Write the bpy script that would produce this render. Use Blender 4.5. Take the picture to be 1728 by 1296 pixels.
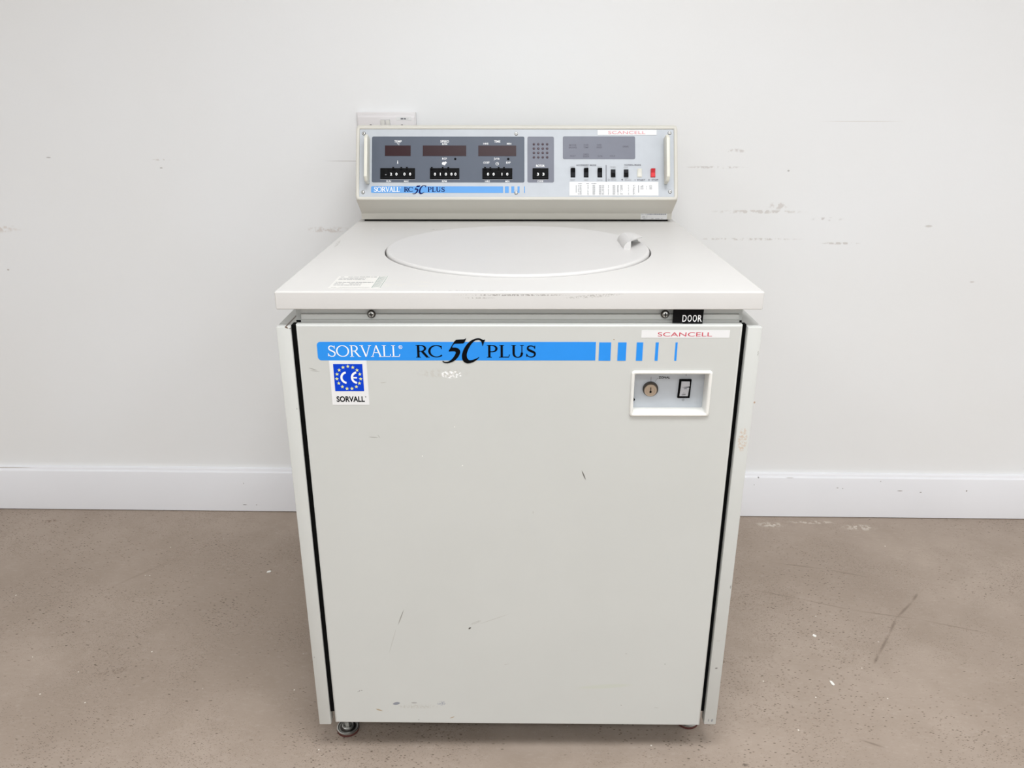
import bpy, bmesh, math, random
from mathutils import Matrix, Vector
random.seed(7)
D = bpy.data
for o in list(D.objects): D.objects.remove(o, do_unlink=True)
SC = bpy.context.scene
COL = SC.collection
PI = math.pi

# ------------------------------------------------------------------ camera, world, lights, exposure
YAW = 0.0196                      # the machine stands turned by about one degree to the wall
ROT = Matrix.Rotation(YAW, 4, 'Z')
FLOORZ = 0.8889                   # height of the work top above the floor
cp, cyaw, croll = 0.3581, 0.0010, 0.0008
fwd = Vector((math.sin(cyaw)*math.cos(cp), math.cos(cyaw)*math.cos(cp), -math.sin(cp)))
rgt = Vector((math.cos(cyaw), -math.sin(cyaw), 0)); up = rgt.cross(fwd)
r2 = rgt*math.cos(croll) + up*math.sin(croll); u2 = -rgt*math.sin(croll) + up*math.cos(croll)
cm = Matrix(((r2.x, u2.x, -fwd.x, -0.01215), (r2.y, u2.y, -fwd.y, -1.13247), (r2.z, u2.z, -fwd.z, 0.27668+FLOORZ), (0, 0, 0, 1)))
cam = D.objects.new('camera', D.cameras.new('camera')); COL.objects.link(cam)
cam.matrix_world = ROT @ cm
cam.data.sensor_width = 36; cam.data.lens = 1314.05*36/1728; cam.data.clip_start = 0.02
SC.camera = cam
w = D.worlds.new('world'); SC.world = w; w.use_nodes = True
w.node_tree.nodes['Background'].inputs[0].default_value = (0.9, 0.95, 1, 1)
w.node_tree.nodes['Background'].inputs[1].default_value = 0.3
SC.view_settings.view_transform = 'Standard'; SC.view_settings.look = 'None'
SC.view_settings.gamma = 1; SC.view_settings.use_curve_mapping = False
SC.view_settings.exposure = 0.06
WALLY = 0.9024; CEIL = 2.75
LAMPS = [(0.25, -0.75, 28), (-2.0, -1.0, 14), (0.25, -2.6, 20), (-2.0, -2.6, 15), (2.4, -1.0, 17), (2.4, -2.6, 16)]
for k, (lx, ly, e) in enumerate(LAMPS):
    l = D.lights.new('ceiling_lamp_light', 'AREA'); l.shape = 'RECTANGLE'; l.size = 1.15; l.size_y = 0.55
    l.energy = e; l.color = (0.95, 0.975, 1.0); l.spread = math.radians(146)
    o = D.objects.new('ceiling_lamp_light', l); COL.objects.link(o); o.location = (lx, ly, CEIL-0.05)

l = D.lights.new('frontal_fill_light', 'AREA'); l.shape = 'RECTANGLE'; l.size = 4.4; l.size_y = 1.5; l.energy = 34; l.color = (0.93, 0.97, 1.0)  # added soft fill behind the camera to lift the upright faces
o = D.objects.new('frontal_fill_light', l); COL.objects.link(o); o.location = (0.9, -4.12, 1.85); o.rotation_euler = (math.pi/2, 0, 0)

# ------------------------------------------------------------------ materials
def lin(c):
    c = c/255
    return c/12.92 if c <= 0.04045 else ((c+0.055)/1.055)**2.4
def S(r, g, b): return (lin(r), lin(g), lin(b), 1)
class NT:
    def __init__(s, name):
        s.m = D.materials.new(name); s.m.use_nodes = True; s.t = s.m.node_tree
        s.b = s.t.nodes['Principled BSDF']
    def n(s, typ, **kw):
        x = s.t.nodes.new(typ)
        for k, v in kw.items(): setattr(x, k, v)
        return x
    def l(s, a, b): s.t.links.new(a, b)
    def coord(s):
        if not hasattr(s, 'tc'): s.tc = s.n('ShaderNodeTexCoord').outputs['Object']
        return s.tc
    def noise(s, scale, detail=3, rough=.55, stretch=None, rot=0, off=(0, 0, 0)):
        mp = s.n('ShaderNodeMapping'); s.l(s.coord(), mp.inputs[0])
        mp.inputs['Location'].default_value = off
        if stretch: mp.inputs['Scale'].default_value = stretch
        mp.inputs['Rotation'].default_value = (0, 0, rot) if not isinstance(rot, tuple) else rot
        x = s.n('ShaderNodeTexNoise'); s.l(mp.outputs[0], x.inputs['Vector'])
        x.inputs['Scale'].default_value = scale; x.inputs['Detail'].default_value = detail; x.inputs['Roughness'].default_value = rough
        return x.outputs['Fac']
    def ramp(s, fac, lo, hi, a=0., b=1.):
        x = s.n('ShaderNodeMapRange'); x.interpolation_type = 'SMOOTHSTEP'
        s.l(fac, x.inputs[0])
        for i, v in enumerate((lo, hi, a, b)): x.inputs[i+1].default_value = v
        return x.outputs[0]
    def mul(s, a, b):
        x = s.n('ShaderNodeMath', operation='MULTIPLY')
        for i, v in enumerate((a, b)):
            if isinstance(v, (int, float)): x.inputs[i].default_value = v
            else: s.l(v, x.inputs[i])
        return x.outputs[0]
    def mix(s, fac, a, b):
        x = s.n('ShaderNodeMix', data_type='RGBA')
        for i, v in ((0, fac), (6, a), (7, b)):
            if isinstance(v, (int, float, tuple)): x.inputs[i].default_value = v
            else: s.l(v, x.inputs[i])
        return x.outputs[2]
    def spot(s, col, c, size, ang, colour, strength=1., axes='xz', noisy=0, soft=.5):
        """a stain, scratch or painted glare patch: an ellipse of half-sizes `size` at c in the object's plane `axes`"""
        mp = s.n('ShaderNodeMapping', vector_type='TEXTURE'); s.l(s.coord(), mp.inputs[0])
        if axes == 'xz':
            loc = (c[0], 0, c[1]); rot = (0, -ang, 0); sc = (size[0], 1e4, size[1])
        else:
            loc = (c[0], c[1], 0); rot = (0, 0, ang); sc = (size[0], size[1], 1e4)
        mp.inputs['Location'].default_value = loc; mp.inputs['Rotation'].default_value = rot; mp.inputs['Scale'].default_value = sc
        ln = s.n('ShaderNodeVectorMath', operation='LENGTH'); s.l(mp.outputs[0], ln.inputs[0])
        f = s.ramp(ln.outputs['Value'], 1.0, 1.0-soft, 0, strength)
        if noisy: f = s.mul(f, s.ramp(s.noise(noisy, 3, .6), .45, .58))
        return s.mix(f, col, colour)
    def bump(s, fac, dist, strength=.5):
        x = s.n('ShaderNodeBump'); x.inputs['Distance'].default_value = dist; x.inputs['Strength'].default_value = strength
        s.l(fac, x.inputs['Height']); s.l(x.outputs[0], s.b.inputs['Normal'])
    def done(s, col, rough=.5, metal=0, spec=.5):
        if isinstance(col, tuple): s.b.inputs['Base Color'].default_value = col
        else: s.l(col, s.b.inputs['Base Color'])
        s.b.inputs['Roughness'].default_value = rough; s.b.inputs['Metallic'].default_value = metal
        s.b.inputs['Specular IOR Level'].default_value = spec
        return s.m
def plain(name, c, rough=.5, metal=0, vary=.04, spec=.5, scale=30):
    t = NT(name); c = S(*c)
    d = tuple(v*(1-vary) for v in c[:3])+(1,)
    return t.done(t.mix(t.ramp(t.noise(scale), .35, .65), c, d), rough, metal, spec)

PAINT = (202, 203, 199)
def paint(name, marks=(), tone=PAINT, rough=.42, axes='xz'):
    t = NT(name); a = S(*tone); b = tuple(v*.975 for v in a[:3])+(1,)
    col = t.mix(t.ramp(t.noise(5, 4), .3, .7), a, b)
    for mk in marks:
        c, size, ang, colour, st = mk[:5]; kw = dict(mk[5]) if len(mk) > 5 else {}; ax = kw.pop('axes', axes)
        col = t.spot(col, c, size, ang, S(*colour), st, ax, **kw)
    t.bump(t.noise(900, 2), .0002, .25)
    return t.done(col, rough, 0, .4)
R = math.radians
GREY = (120, 116, 108); DK = (70, 66, 60)
door_marks = [
    ((-.1044, .7573), (.018, .0070), 0, (255, 255, 255), 1, dict(noisy=240, soft=.25)),  # noisy white patch: glare painted in over glue residue
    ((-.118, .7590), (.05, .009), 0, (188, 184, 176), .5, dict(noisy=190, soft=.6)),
    ((-.2315, .6510), (.009, .0009), R(-4), GREY, .6, {}), ((-.223, .6525), (.0045, .0008), R(-60), GREY, .35, {}),
    ((.1056, .5835), (.011, .0014), R(-68), (90, 86, 80), .9, {}),
    ((-.2050, .3060), (.020, .0011), R(70), GREY, .8, {}), ((-.2220, .2560), (.034, .0008), R(74), (160, 156, 148), .4, {}),
    ((-.0850, .2830), (.0036, .0019), R(45), DK, 1, {}), ((-.074, .2950), (.012, .0028), R(25), (150, 147, 140), .6, dict(noisy=700)),
    ((-.043, .3020), (.035, .0008), R(22), (170, 167, 160), .5, {}),
    ((-.2885, .1446), (.0055, .0012), R(28), DK, .9, dict(noisy=900)), ((-.284, .1457), (.0012, .0010), 0, DK, .8, {}),
    ((-.2225, .1160), (.0075, .0036), R(12), (138, 141, 150), 1, dict(soft=.3)), ((-.1900, .1175), (.007, .0022), 0, (158, 156, 154), .8, {}),
    ((-.1399, .1165), (.0095, .0060), 0, (150, 154, 164), .9, dict(noisy=300, soft=.4)),
    ((-.1850, .1090), (.045, .006), 0, (180, 176, 168), .55, dict(noisy=300)),
    ((-.2549, .1009), (.008, .0020), R(-22), (170, 150, 120), .9, {}),
    ((-.1212, .0835), (.006, .0013), R(24), (170, 150, 120), .9, {}), ((-.1830, .0780), (.0012, .001), 0, DK, .8, {}),
    ((-.3179, .7660), (.008, .0008), R(-18), GREY, .7, {}), ((-.3150, .7630), (.009, .0008), R(-6), GREY, .4, {}),
    ((.1440, .8139), (.0014, .0010), R(-35), (150, 130, 90), 1, {}),
    ((-.2110, .7440), (.006, .0007), R(6), (165, 160, 150), .6, {}),
    ((.1930, .2280), (.0022, .0008), 0, (150, 146, 140), .7, {}), ((.264, .205), (.002, .001), 0, (150, 146, 140), .8, {}),
    ((.157, .155), (.06, .006), R(4), (196, 200, 184), .5, {}),
    ((.1900, .1120), (.0018, .0009), 0, (140, 137, 130), .8, {}), ((.255, .1060), (.006, .0006), R(-8), (160, 157, 150), .6, {}),
    ((-.02, .2050), (.008, .0012), R(10), (170, 167, 160), .5, dict(noisy=600)),
    ((-.155, .6180), (.0012, .0012), 0, (245, 244, 240), 1, {}), ((-.0910, .6010), (.0013, .0011), 0, (245, 244, 240), 1, {}),
    ((-.1020, .6690), (.0012, .0009), 0, (245, 244, 240), .9, {}), ((.024, .5150), (.0008, .003), 0, (160, 157, 150), .5, {}),
]
M = {}
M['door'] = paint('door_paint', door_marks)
M['paint'] = paint('machine_paint')
M['side_r'] = paint('side_panel_paint', [
    ((.3570, .6470), (.0085, .024), 0, (196, 178, 160), .9, dict(noisy=260, soft=.35)),
    ((.3570, .1960), (.0030, .0017), R(10), (110, 106, 102), .9, {}), ((.356, .2560), (.006, .0012), 0, (160, 157, 150), .7, dict(noisy=500)),
    ((.3535, .0765), (.0011, .0042), 0, (140, 142, 148), .9, {}), ((.3600, .0765), (.0022, .0045), R(-10), (140, 142, 148), .9, {}),
    ((.3515, .0665), (.0030, .0014), 0, (40, 30, 22), 1, {}), ((.3655, .3690), (.0015, .0045), 0, (70, 62, 55), .9, dict(noisy=900)),
    ((.3655, .7920), (.0012, .005), 0, (90, 82, 75), .9, dict(noisy=900))])
M['side_l'] = paint('side_panel_paint_left', [
    ((-.3520, .8325), (.0040, .0012), R(-20), (90, 70, 55), 1, {}), ((-.3470, .8310), (.0012, .0010), 0, (60, 45, 35), 1, {}),
    ((-.3490, .7000), (.0007, .002), 0, DK, .6, {}), ((-.3640, .2200), (.0010, .0020), 0, GREY, .5, {})])
M['top'] = paint('work_top_paint', [
    ((-.01, .8835), (.10, .0016), 0, (120, 116, 110), .7, dict(noisy=420, axes='xz')), ((.11, .8820), (.05, .0030), R(4), (150, 147, 140), .6, dict(noisy=500, axes='xz')),
    ((-.06, .8790), (.03, .0012), 0, (140, 136, 130), .6, dict(noisy=500, axes='xz')),
    ((-.075, .0045), (.10, .0013), 0, (120, 116, 110), .75, dict(noisy=260)), ((.10, .004), (.05, .0011), 0, (150, 147, 140), .5, dict(noisy=300)),
    ((-.1790, .5580), (.011, .004), R(10), (110, 106, 102), .8, dict(noisy=300)), ((-.31, .56), (.003, .003), 0, (245, 243, 240), .9, {}),
    ((.1060, .5350), (.006, .004), 0, (185, 182, 175), .8, dict(noisy=400)),
    ((-.352, .39), (.004, .05), R(4), (150, 146, 138), .6, dict(noisy=190)),
    ((-.18, .05), (.10, .03), 0, (214, 211, 202), .4, dict(noisy=60))], tone=(210, 208, 205), axes='xy')
M['slabfront'] = M['top']
M['lid'] = paint('lid_paint', tone=(212, 210, 208), axes='xy')
M['console'] = paint('console_paint', tone=(211, 208, 199))
M['bezel'] = plain('bezel_plastic', (232, 231, 226), .35)
M['black'] = plain('black_gasket_and_shade', (4, 4, 4), .85, spec=.1)
M['dark'] = plain('dark_interior', (18, 17, 16), .8, spec=.2)
M['plate'] = plain('pale_blue_enamel', (188, 193, 199), .45)
M['slate'] = plain('slate_overlay', (88, 95, 108), .4, vary=.03, spec=.25)
M['slate2'] = plain('slate_overlay_light', (116, 119, 131), .4, vary=.03, spec=.3)
M['reddisp'] = plain('dark_red_filter', (42, 5, 14), .35, vary=.05, spec=.25)
M['led'] = plain('led_lens', (48, 24, 36), .3)
M['ledc'] = plain('led_core', (98, 72, 84), .3)
M['blackp'] = plain('black_plastic', (7, 7, 9), .6, spec=.12)
M['greyp'] = plain('grey_plastic', (24, 25, 30), .5, spec=.2)
M['white'] = plain('white_print', (246, 246, 246), .6, vary=.01)
M['whitep'] = plain('ivory_plastic', (228, 226, 216), .35)
M['red'] = plain('red_plastic', (196, 22, 36), .35)
M['red2'] = plain('red_plastic_light', (228, 52, 58), .35)
M['blue'] = plain('blue_vinyl', (44, 144, 234), .45, vary=.02, spec=.2)
M['blue_sheen'] = plain('blue_print_with_sheen', (98, 160, 224), .45, vary=.02, spec=.25)  # stripe blue made paler so the colour carries the console's sheen
M['ink'] = plain('black_ink', (3, 4, 8), .6, spec=.1)
M['navy'] = plain('navy_ink', (6, 18, 84), .6, spec=.1)
M['ce'] = plain('royal_blue_print', (4, 64, 200), .5, vary=.02, spec=.15)
M['star'] = plain('yellow_print', (232, 232, 140), .5)
M['paper'] = plain('white_sticker', (230, 230, 230), .5, vary=.015)
M['paper2'] = plain('clear_aged_sticker', (223, 221, 216), .4, vary=.02)
M['redink'] = plain('red_ink', (204, 66, 86), .6)
M['pinkink'] = plain('faded_red_ink', (222, 140, 146), .6)
M['greyink'] = plain('grey_ink', (112, 112, 120), .6)
M['fadeink'] = plain('faded_ink', (160, 161, 164), .6)
M['dimink'] = plain('dim_ink', (88, 84, 98), .6)
M['greenink'] = plain('green_ink', (120, 146, 138), .6)
M['steel'] = plain('zinc_steel', (206, 206, 202), .38, 1, vary=.15)
M['nickel'] = plain('nickel_lock', (190, 174, 156), .38, .7, vary=.1)
M['darksteel'] = plain('dark_steel', (84, 80, 76), .4, .9)
M['rubber'] = plain('brown_rubber', (78, 34, 26), .7)
M['handle'] = plain('handle_enamel', (226, 224, 212), .4)
M['socket'] = plain('socket_plastic', (226, 223, 224), .3, vary=.01)
M['chip'] = plain('white_paint_flake', (238, 236, 230), .7)
M['mech'] = plain('silver_rocker', (186, 186, 190), .35)

# ------------------------------------------------------------------ mesh builder
class B:
    def __init__(s, mats, mat=Matrix.Identity(4)):
        s.v = []; s.f = []; s.mi = []; s.mats = mats if isinstance(mats, (list, tuple)) else [mats]; s.M = mat; s.cur = 0
    def add(s, vs, fs, m=None):
        n = len(s.v); s.v += [tuple(s.M @ Vector(p)) for p in vs]
        for f in fs: s.f.append([n+i for i in f]); s.mi.append(s.cur if m is None else m)
        return s
    def addbm(s, bm, m=None):
        bm.verts.index_update()
        s.add([v.co.copy() for v in bm.verts], [[v.index for v in f.verts] for f in bm.faces], m); bm.free(); return s
    def box(s, x0, x1, y0, y1, z0, z1, bev=0, seg=2, m=None):
        bm = bmesh.new(); bmesh.ops.create_cube(bm, size=1)
        for v in bm.verts: v.co = Vector(((x0+x1)/2+v.co.x*(x1-x0), (y0+y1)/2+v.co.y*(y1-y0), (z0+z1)/2+v.co.z*(z1-z0)))
        if bev: bmesh.ops.bevel(bm, geom=bm.edges[:], offset=bev, segments=seg, profile=.5, affect='EDGES')
        return s.addbm(bm, m)
    def prism(s, prof, a0, a1, axis='x', bev=0, seg=2, m=None):
        """profile of 2D points extruded along an axis: x -> (y,z), y -> (x,z), z -> (x,y)"""
        def P(p, a): return (a, p[0], p[1]) if axis == 'x' else ((p[0], a, p[1]) if axis == 'y' else (p[0], p[1], a))
        bm = bmesh.new(); n = len(prof)
        A = [bm.verts.new(P(p, a0)) for p in prof]; Bv = [bm.verts.new(P(p, a1)) for p in prof]
        bm.faces.new(A); bm.faces.new(Bv[::-1])
        for i in range(n): bm.faces.new((A[i], Bv[i], Bv[(i+1) % n], A[(i+1) % n]))
        bmesh.ops.recalc_face_normals(bm, faces=bm.faces)
        if bev: bmesh.ops.bevel(bm, geom=bm.edges[:], offset=bev, segments=seg, profile=.5, affect='EDGES')
        return s.addbm(bm, m)
    def cyl(s, c, r, h, axis='z', n=32, r2=None, m=None, bev=0):
        """cylinder from c along +axis by h"""
        r2 = r if r2 is None else r2; prof = [(r, 0), (r2, h)]
        if bev: prof = [(r, 0), (r2, h-bev), (r2-bev*.3, h-bev*.3), (r2-bev, h)]
        return s.lathe(c, prof, axis, n, m)
    def lathe(s, c, prof, axis='z', n=32, m=None, cap=True):
        vs = []; fs = []
        for r, h in prof:
            for i in range(n):
                a = 2*PI*i/n; p = (r*math.cos(a), r*math.sin(a))
                q = (p[0], p[1], h) if axis == 'z' else ((p[0], -h, p[1]) if axis == '-y' else (h, p[0], p[1]))
                vs.append((c[0]+q[0], c[1]+q[1], c[2]+q[2]))
        k = len(prof)
        for j in range(k-1):
            for i in range(n):
                fs.append((j*n+i, j*n+(i+1) % n, (j+1)*n+(i+1) % n, (j+1)*n+i))
        if cap:
            fs.append(tuple(range(n))[::-1]); fs.append(tuple((k-1)*n+i for i in range(n)))
        return s.add(vs, fs, m)
    def flat(s, pts, y, m=None, t=.0003):
        """thin printed film in the xz plane, its face at y, t thick"""
        n = len(pts)
        a = sum(pts[i][0]*pts[(i+1) % n][1]-pts[(i+1) % n][0]*pts[i][1] for i in range(n))
        if a < 0: pts = pts[::-1]
        vs = [(p[0], y, p[1]) for p in pts]
        fs = [tuple(range(n))]
        if t:
            vs += [(p[0], y+t, p[1]) for p in pts]
            fs += [(i, i+n, (i+1) % n+n, (i+1) % n) for i in range(n)]
        return s.add(vs, fs, m)
    def rect(s, x0, x1, z0, z1, y, r=0, m=None, t=.0003, corners=(1, 1, 1, 1)):
        return s.flat(rrect(x0, x1, z0, z1, r, corners=corners), y, m, t)
    def ribbon(s, pts, wf, y, m=None):
        n = len(pts)
        for i in range(n-1):
            p, q = Vector(pts[i]), Vector(pts[i+1]); d = q-p
            if d.length < 1e-9: continue
        L = []; Rr = []
        for i in range(n):
            a = Vector(pts[max(i-1, 0)]); b = Vector(pts[min(i+1, n-1)]); d = (b-a).normalized()
            w_ = wf(d, i/(n-1))/2; nn = Vector((-d.y, d.x))
            L.append(Vector(pts[i])+nn*w_); Rr.append(Vector(pts[i])-nn*w_)
        vs = [(p.x, y, p.y) for p in L]+[(p.x, y, p.y) for p in Rr]
        return s.add(vs, [(i, i+n, i+n+1, i+1) for i in range(n-1)], m)
    def obj(s, name, parent=None, loc=None, smooth=True, label=None, kind=None, recalc=True):
        me = D.meshes.new(name); me.from_pydata(s.v, [], s.f); me.update()
        for m_ in s.mats: me.materials.append(M[m_] if isinstance(m_, str) else m_)
        me.polygons.foreach_set('material_index', s.mi)
        if recalc:
            bm = bmesh.new(); bm.from_mesh(me); bmesh.ops.recalc_face_normals(bm, faces=bm.faces); bm.to_mesh(me); bm.free()
        if smooth:
            me.shade_smooth(); me.set_sharp_from_angle(angle=R(32))
        o = D.objects.new(name, me); COL.objects.link(o)
        if parent: o.parent = parent
        if loc: o.location = loc
        if label: o['label'] = label
        if kind: o['kind'] = kind
        return o
def rrect(x0, x1, z0, z1, r=0, n=6, corners=(1, 1, 1, 1)):
    if not r: return [(x0, z0), (x1, z0), (x1, z1), (x0, z1)]
    out = []
    for k, (cx, cz, a0) in enumerate(((x1-r, z0+r, -90), (x1-r, z1-r, 0), (x0+r, z1-r, 90), (x0+r, z0+r, 180))):
        if not corners[k]:
            out.append((cx+(r if k < 2 else -r), cz+(r if k in (1, 2) else -r))); continue
        for i in range(n+1):
            a = R(a0+90*i/n); out.append((cx+r*math.cos(a), cz+r*math.sin(a)))
    return out
def fill_holes(loops, to3):
    """faces for a flat region bounded by the first loop with the others as holes"""
    bm = bmesh.new(); E = []
    for lp in loops:
        vs = [bm.verts.new(to3(p)) for p in lp]
        E += [bm.edges.new((vs[i], vs[(i+1) % len(vs)])) for i in range(len(vs))]
    bmesh.ops.triangle_fill(bm, use_beauty=True, edges=E)
    return bm
def copy(o, loc, parent=None, label=None):
    c = o.copy(); COL.objects.link(c); c.location = loc
    if parent: c.parent = parent
    if label: c['label'] = label
    return c
_font = {}
def text(b, s_, x0, z0, h, y, width=None, align='l', m=None, bold=0, slant=0):
    """lettering in the built-in typeface: cap height h, baseline z0, optional exact width"""
    key = (s_, bold)
    if key not in _font:
        cu = D.curves.new('t', 'FONT'); cu.body = s_; cu.size = 1; cu.offset = bold; cu.resolution_u = 4
        o = D.objects.new('t', cu); COL.objects.link(o); bpy.context.view_layer.update()
        me = o.evaluated_get(bpy.context.evaluated_depsgraph_get()).to_mesh()
        _font[key] = ([tuple(v.co) for v in me.vertices], [tuple(p.vertices) for p in me.polygons])
        D.objects.remove(o, do_unlink=True)
    vs, fs = _font[key]
    if not vs: return
    xa = min(v[0] for v in vs); xb = max(v[0] for v in vs)
    k = h/.729; kx = k if width is None else width/(xb-xa)
    wd = (xb-xa)*kx
    ox = x0 if align == 'l' else (x0-wd/2 if align == 'c' else x0-wd)
    b.add([((v[0]-xa)*kx+ox+slant*v[1]*k, y, v[1]*k+z0) for v in vs], fs, m)

# ---- drawn roman capitals: pen strokes that swell with direction, on a cap height of 1
def bez(p0, p1, p2, p3, n=12):
    return [tuple((1-t)**3*a+3*(1-t)**2*t*b_+3*(1-t)*t*t*c+t**3*d for a, b_, c, d in zip(p0, p1, p2, p3)) for t in [i/n for i in range(n+1)]]
def ell(cx, cz, rx, rz, a0, a1, n=32):
    return [(cx+rx*math.cos(R(a0+(a1-a0)*i/n)), cz+rz*math.sin(R(a0+(a1-a0)*i/n))) for i in range(n+1)]
GL = {  # advance, strokes (weight k: 'T' stem, 't' hairline, 'v' pen), serifs (x, z, half width)
    'O': (1.02, [('v', ell(.5, .5, .44, .46, 90, 450, 48))], []),
    'C': (.90, [('v', ell(.5, .5, .44, .46, 48, 318, 40)), ('t', [(.80, .93), (.80, .68)])], []),
    'S': (.66, [('s', bez((.55, .76), (.50, .97), (.12, 1.02), (.13, .74))+bez((.13, .74), (.14, .50), (.60, .52), (.57, .25))[1:]+bez((.57, .25), (.54, -.05), (.12, -.02), (.07, .26))[1:]), ('t', [(.555, .70), (.555, .95)]), ('t', [(.07, .06), (.07, .30)])], []),
    'R': (.79, [('T', [(.17, 0), (.17, 1)]), ('v', [(.17, .96), (.34, .96)]+ell(.34, .73, .25, .23, 90, -90, 20)+[(.17, .50)]), ('T', [(.40, .50), (.72, .03)])], [(.17, .02, .15), (.14, .98, .12), (.76, .02, .09)]),
    'P': (.74, [('T', [(.17, 0), (.17, 1)]), ('v', [(.17, .96), (.34, .96)]+ell(.34, .71, .26, .25, 90, -90, 20)+[(.17, .46)])], [(.17, .02, .15), (.14, .98, .12)]),
    'V': (.80, [('T', [(.13, 1), (.46, 0)]), ('t', [(.46, .02), (.76, 1)])], [(.13, .98, .14), (.76, .98, .12)]),
    'A': (.86, [('t', [(.13, 0), (.44, 1)]), ('T', [(.43, .99), (.76, 0)]), ('t', [(.24, .36), (.63, .36)])], [(.13, .02, .12), (.76, .02, .14)]),
    'L': (.70, [('T', [(.18, 0), (.18, 1)]), ('t', [(.18, .03), (.60, .03), (.66, .24)])], [(.14, .02, .12), (.18, .98, .15)]),
    'U': (.92, [('T', [(.20, 1), (.20, .36)]), ('v', [(.20, .40)]+bez((.20, .36), (.20, -.10), (.70, -.10), (.70, .36), 20)+[(.70, .40)]), ('t', [(.70, .36), (.70, 1)])], [(.20, .98, .14), (.70, .98, .12)]),
}
def roman(b, word, x0, x1, z0, h, y, T, t, m=None):
    """word set between x0 and x1 on baseline z0 at cap height h"""
    tot = sum(GL[c][0] for c in word)-.1; k = (x1-x0)/tot; x = x0-.04*k
    for c in word:
        adv, st, sf = GL[c]
        for kind, pts in st:
            P_ = [(x+p[0]*k, z0+p[1]*h) for p in pts]
            if kind == 'T': wf = lambda d, u: T
            elif kind == 't': wf = lambda d, u: t
            elif kind == 's': wf = lambda d, u: t+(T*1.05-t)*math.exp(-((u-.5)/.24)**2)
            else: wf = lambda d, u: t+(T-t)*abs(d.y)**1.6
            b.ribbon(P_, wf, y, m)
        for sx, sz, hw in sf:
            b.ribbon([(x+(sx-hw)*k, z0+sz*h), (x+(sx+hw)*k, z0+sz*h)], lambda d, u: t*.8, y, m)
        x += adv*k
FIVE = [(590,155),(640,150),(683,148),(697,143),(711,132),(702,158),(683,193),(630,196),(577,197),(551,240),(590,238),(620,246),(640,268),(643,292),(628,330),(600,366),(560,396),(512,413),(470,412),(446,398),(447,384),(470,397),(508,395),(548,370),(578,330),(594,298),(590,282),(555,279),(511,285),(540,238)]
CEE = [(916,147),(900,182),(885,231),(878,192),(868,166),(842,152),(803,160),(762,200),(727,262),(711,312),(714,352),(736,380),(776,374),(815,360),(851,338),(832,365),(792,396),(750,412),(714,416),(680,401),(660,366),(658,320),(675,265),(710,207),(760,160),(815,137),(856,136),(894,157)]
def chaikin(p):
    o = []
    for i in range(len(p)):
        a, b_ = p[i], p[(i+1) % len(p)]
        o += [(a[0]*.8+b_[0]*.2, a[1]*.8+b_[1]*.2), (a[0]*.2+b_[0]*.8, a[1]*.2+b_[1]*.8)]
    return o
def five_c(b, x0, x1, z0, z1, y, m=None):
    """the swash numeral and letter, x0..x1 by z0..z1"""
    for P_ in (FIVE, CEE):
        q = [(x0+(p[0]-446)/(916-446)*(x1-x0), z1-(p[1]-132)/(416-132)*(z1-z0)) for p in chaikin(P_)]
        b.flat(q, y, m, 0)
def ring(b, cx, cz, r0, r1, y, a0=0, a1=360, n=28, m=None):
    pts = [(cx+(r0+r1)/2*math.cos(R(a0+(a1-a0)*i/n)), cz+(r0+r1)/2*math.sin(R(a0+(a1-a0)*i/n))) for i in range(n+1)]
    b.ribbon(pts, lambda d, u: r1-r0, y, m)
def dashes(b, x0, x1, z, h, y, m=None, seed=0, fill=.75):
    """a line of print too small to read"""
    rr = random.Random(seed); x = x0
    while x < x1:
        wd = h*rr.uniform(.8, 3.2)
        if rr.random() < fill: b.rect(x, min(x+wd, x1), z, z+h*rr.uniform(.75, 1), y, 0, m, 0)
        x += wd+h*.35

# ------------------------------------------------------------------ the room
def struct(o): o['kind'] = 'structure'; return o
t = NT('concrete_floor')
n1 = t.noise(1.3, 5, .6); n2 = t.noise(9, 6, .65); n3 = t.noise(60, 4, .7, stretch=(1, 2.2, 1), rot=.35)
col = t.mix(t.ramp(n1, .35, .65), S(169, 154, 141), S(152, 137, 124))
col = t.mix(t.mul(t.ramp(n2, .35, .7), .45), col, S(146, 131, 117))
col = t.mix(t.mul(t.ramp(n3, .5, .75), .18), col, S(196, 184, 172))
# pits: small dark elongated specks that come in drifts
for sc, th, dens_off, c_, amt in ((230, .36, (3, 1, 0), S(80, 66, 54), .9), (120, .24, (8, 5, 0), S(80, 66, 54), .85), (400, .42, (1, 7, 0), S(92, 78, 66), .85), (640, .45, (4, 2, 0), S(104, 90, 78), .8)):
    mp = t.n('ShaderNodeMapping'); t.l(t.coord(), mp.inputs[0]); mp.inputs['Rotation'].default_value = (0, 0, -.5); mp.inputs['Scale'].default_value = (.55, 1.35, 1)
    mp.inputs['Location'].default_value = dens_off
    vo = t.n('ShaderNodeTexVoronoi'); t.l(mp.outputs[0], vo.inputs['Vector']); vo.inputs['Scale'].default_value = sc; vo.inputs['Randomness'].default_value = 1
    vn = t.n('ShaderNodeSeparateColor'); t.l(vo.outputs['Color'], vn.inputs[0])
    f = t.mul(t.ramp(vo.outputs['Distance'], th, th*.55), t.ramp(vn.outputs[0], .74, .80))
    f = t.mul(f, t.ramp(t.noise(3.1, 4, .6, off=dens_off), .44, .60))
    col = t.mix(t.mul(f, amt), col, c_)
vo = t.n('ShaderNodeTexVoronoi'); t.l(t.coord(), vo.inputs['Vector']); vo.inputs['Scale'].default_value = 45
vn = t.n('ShaderNodeSeparateColor'); t.l(vo.outputs['Color'], vn.inputs[0])
col = t.mix(t.mul(t.ramp(vo.outputs['Distance'], .10, .05), t.ramp(vn.outputs[1], .93, .94)), col, S(226, 220, 210))
def fl(x, y):
    v = ROT @ Vector((x, y, 0)); return (v.x, v.y)
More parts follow.
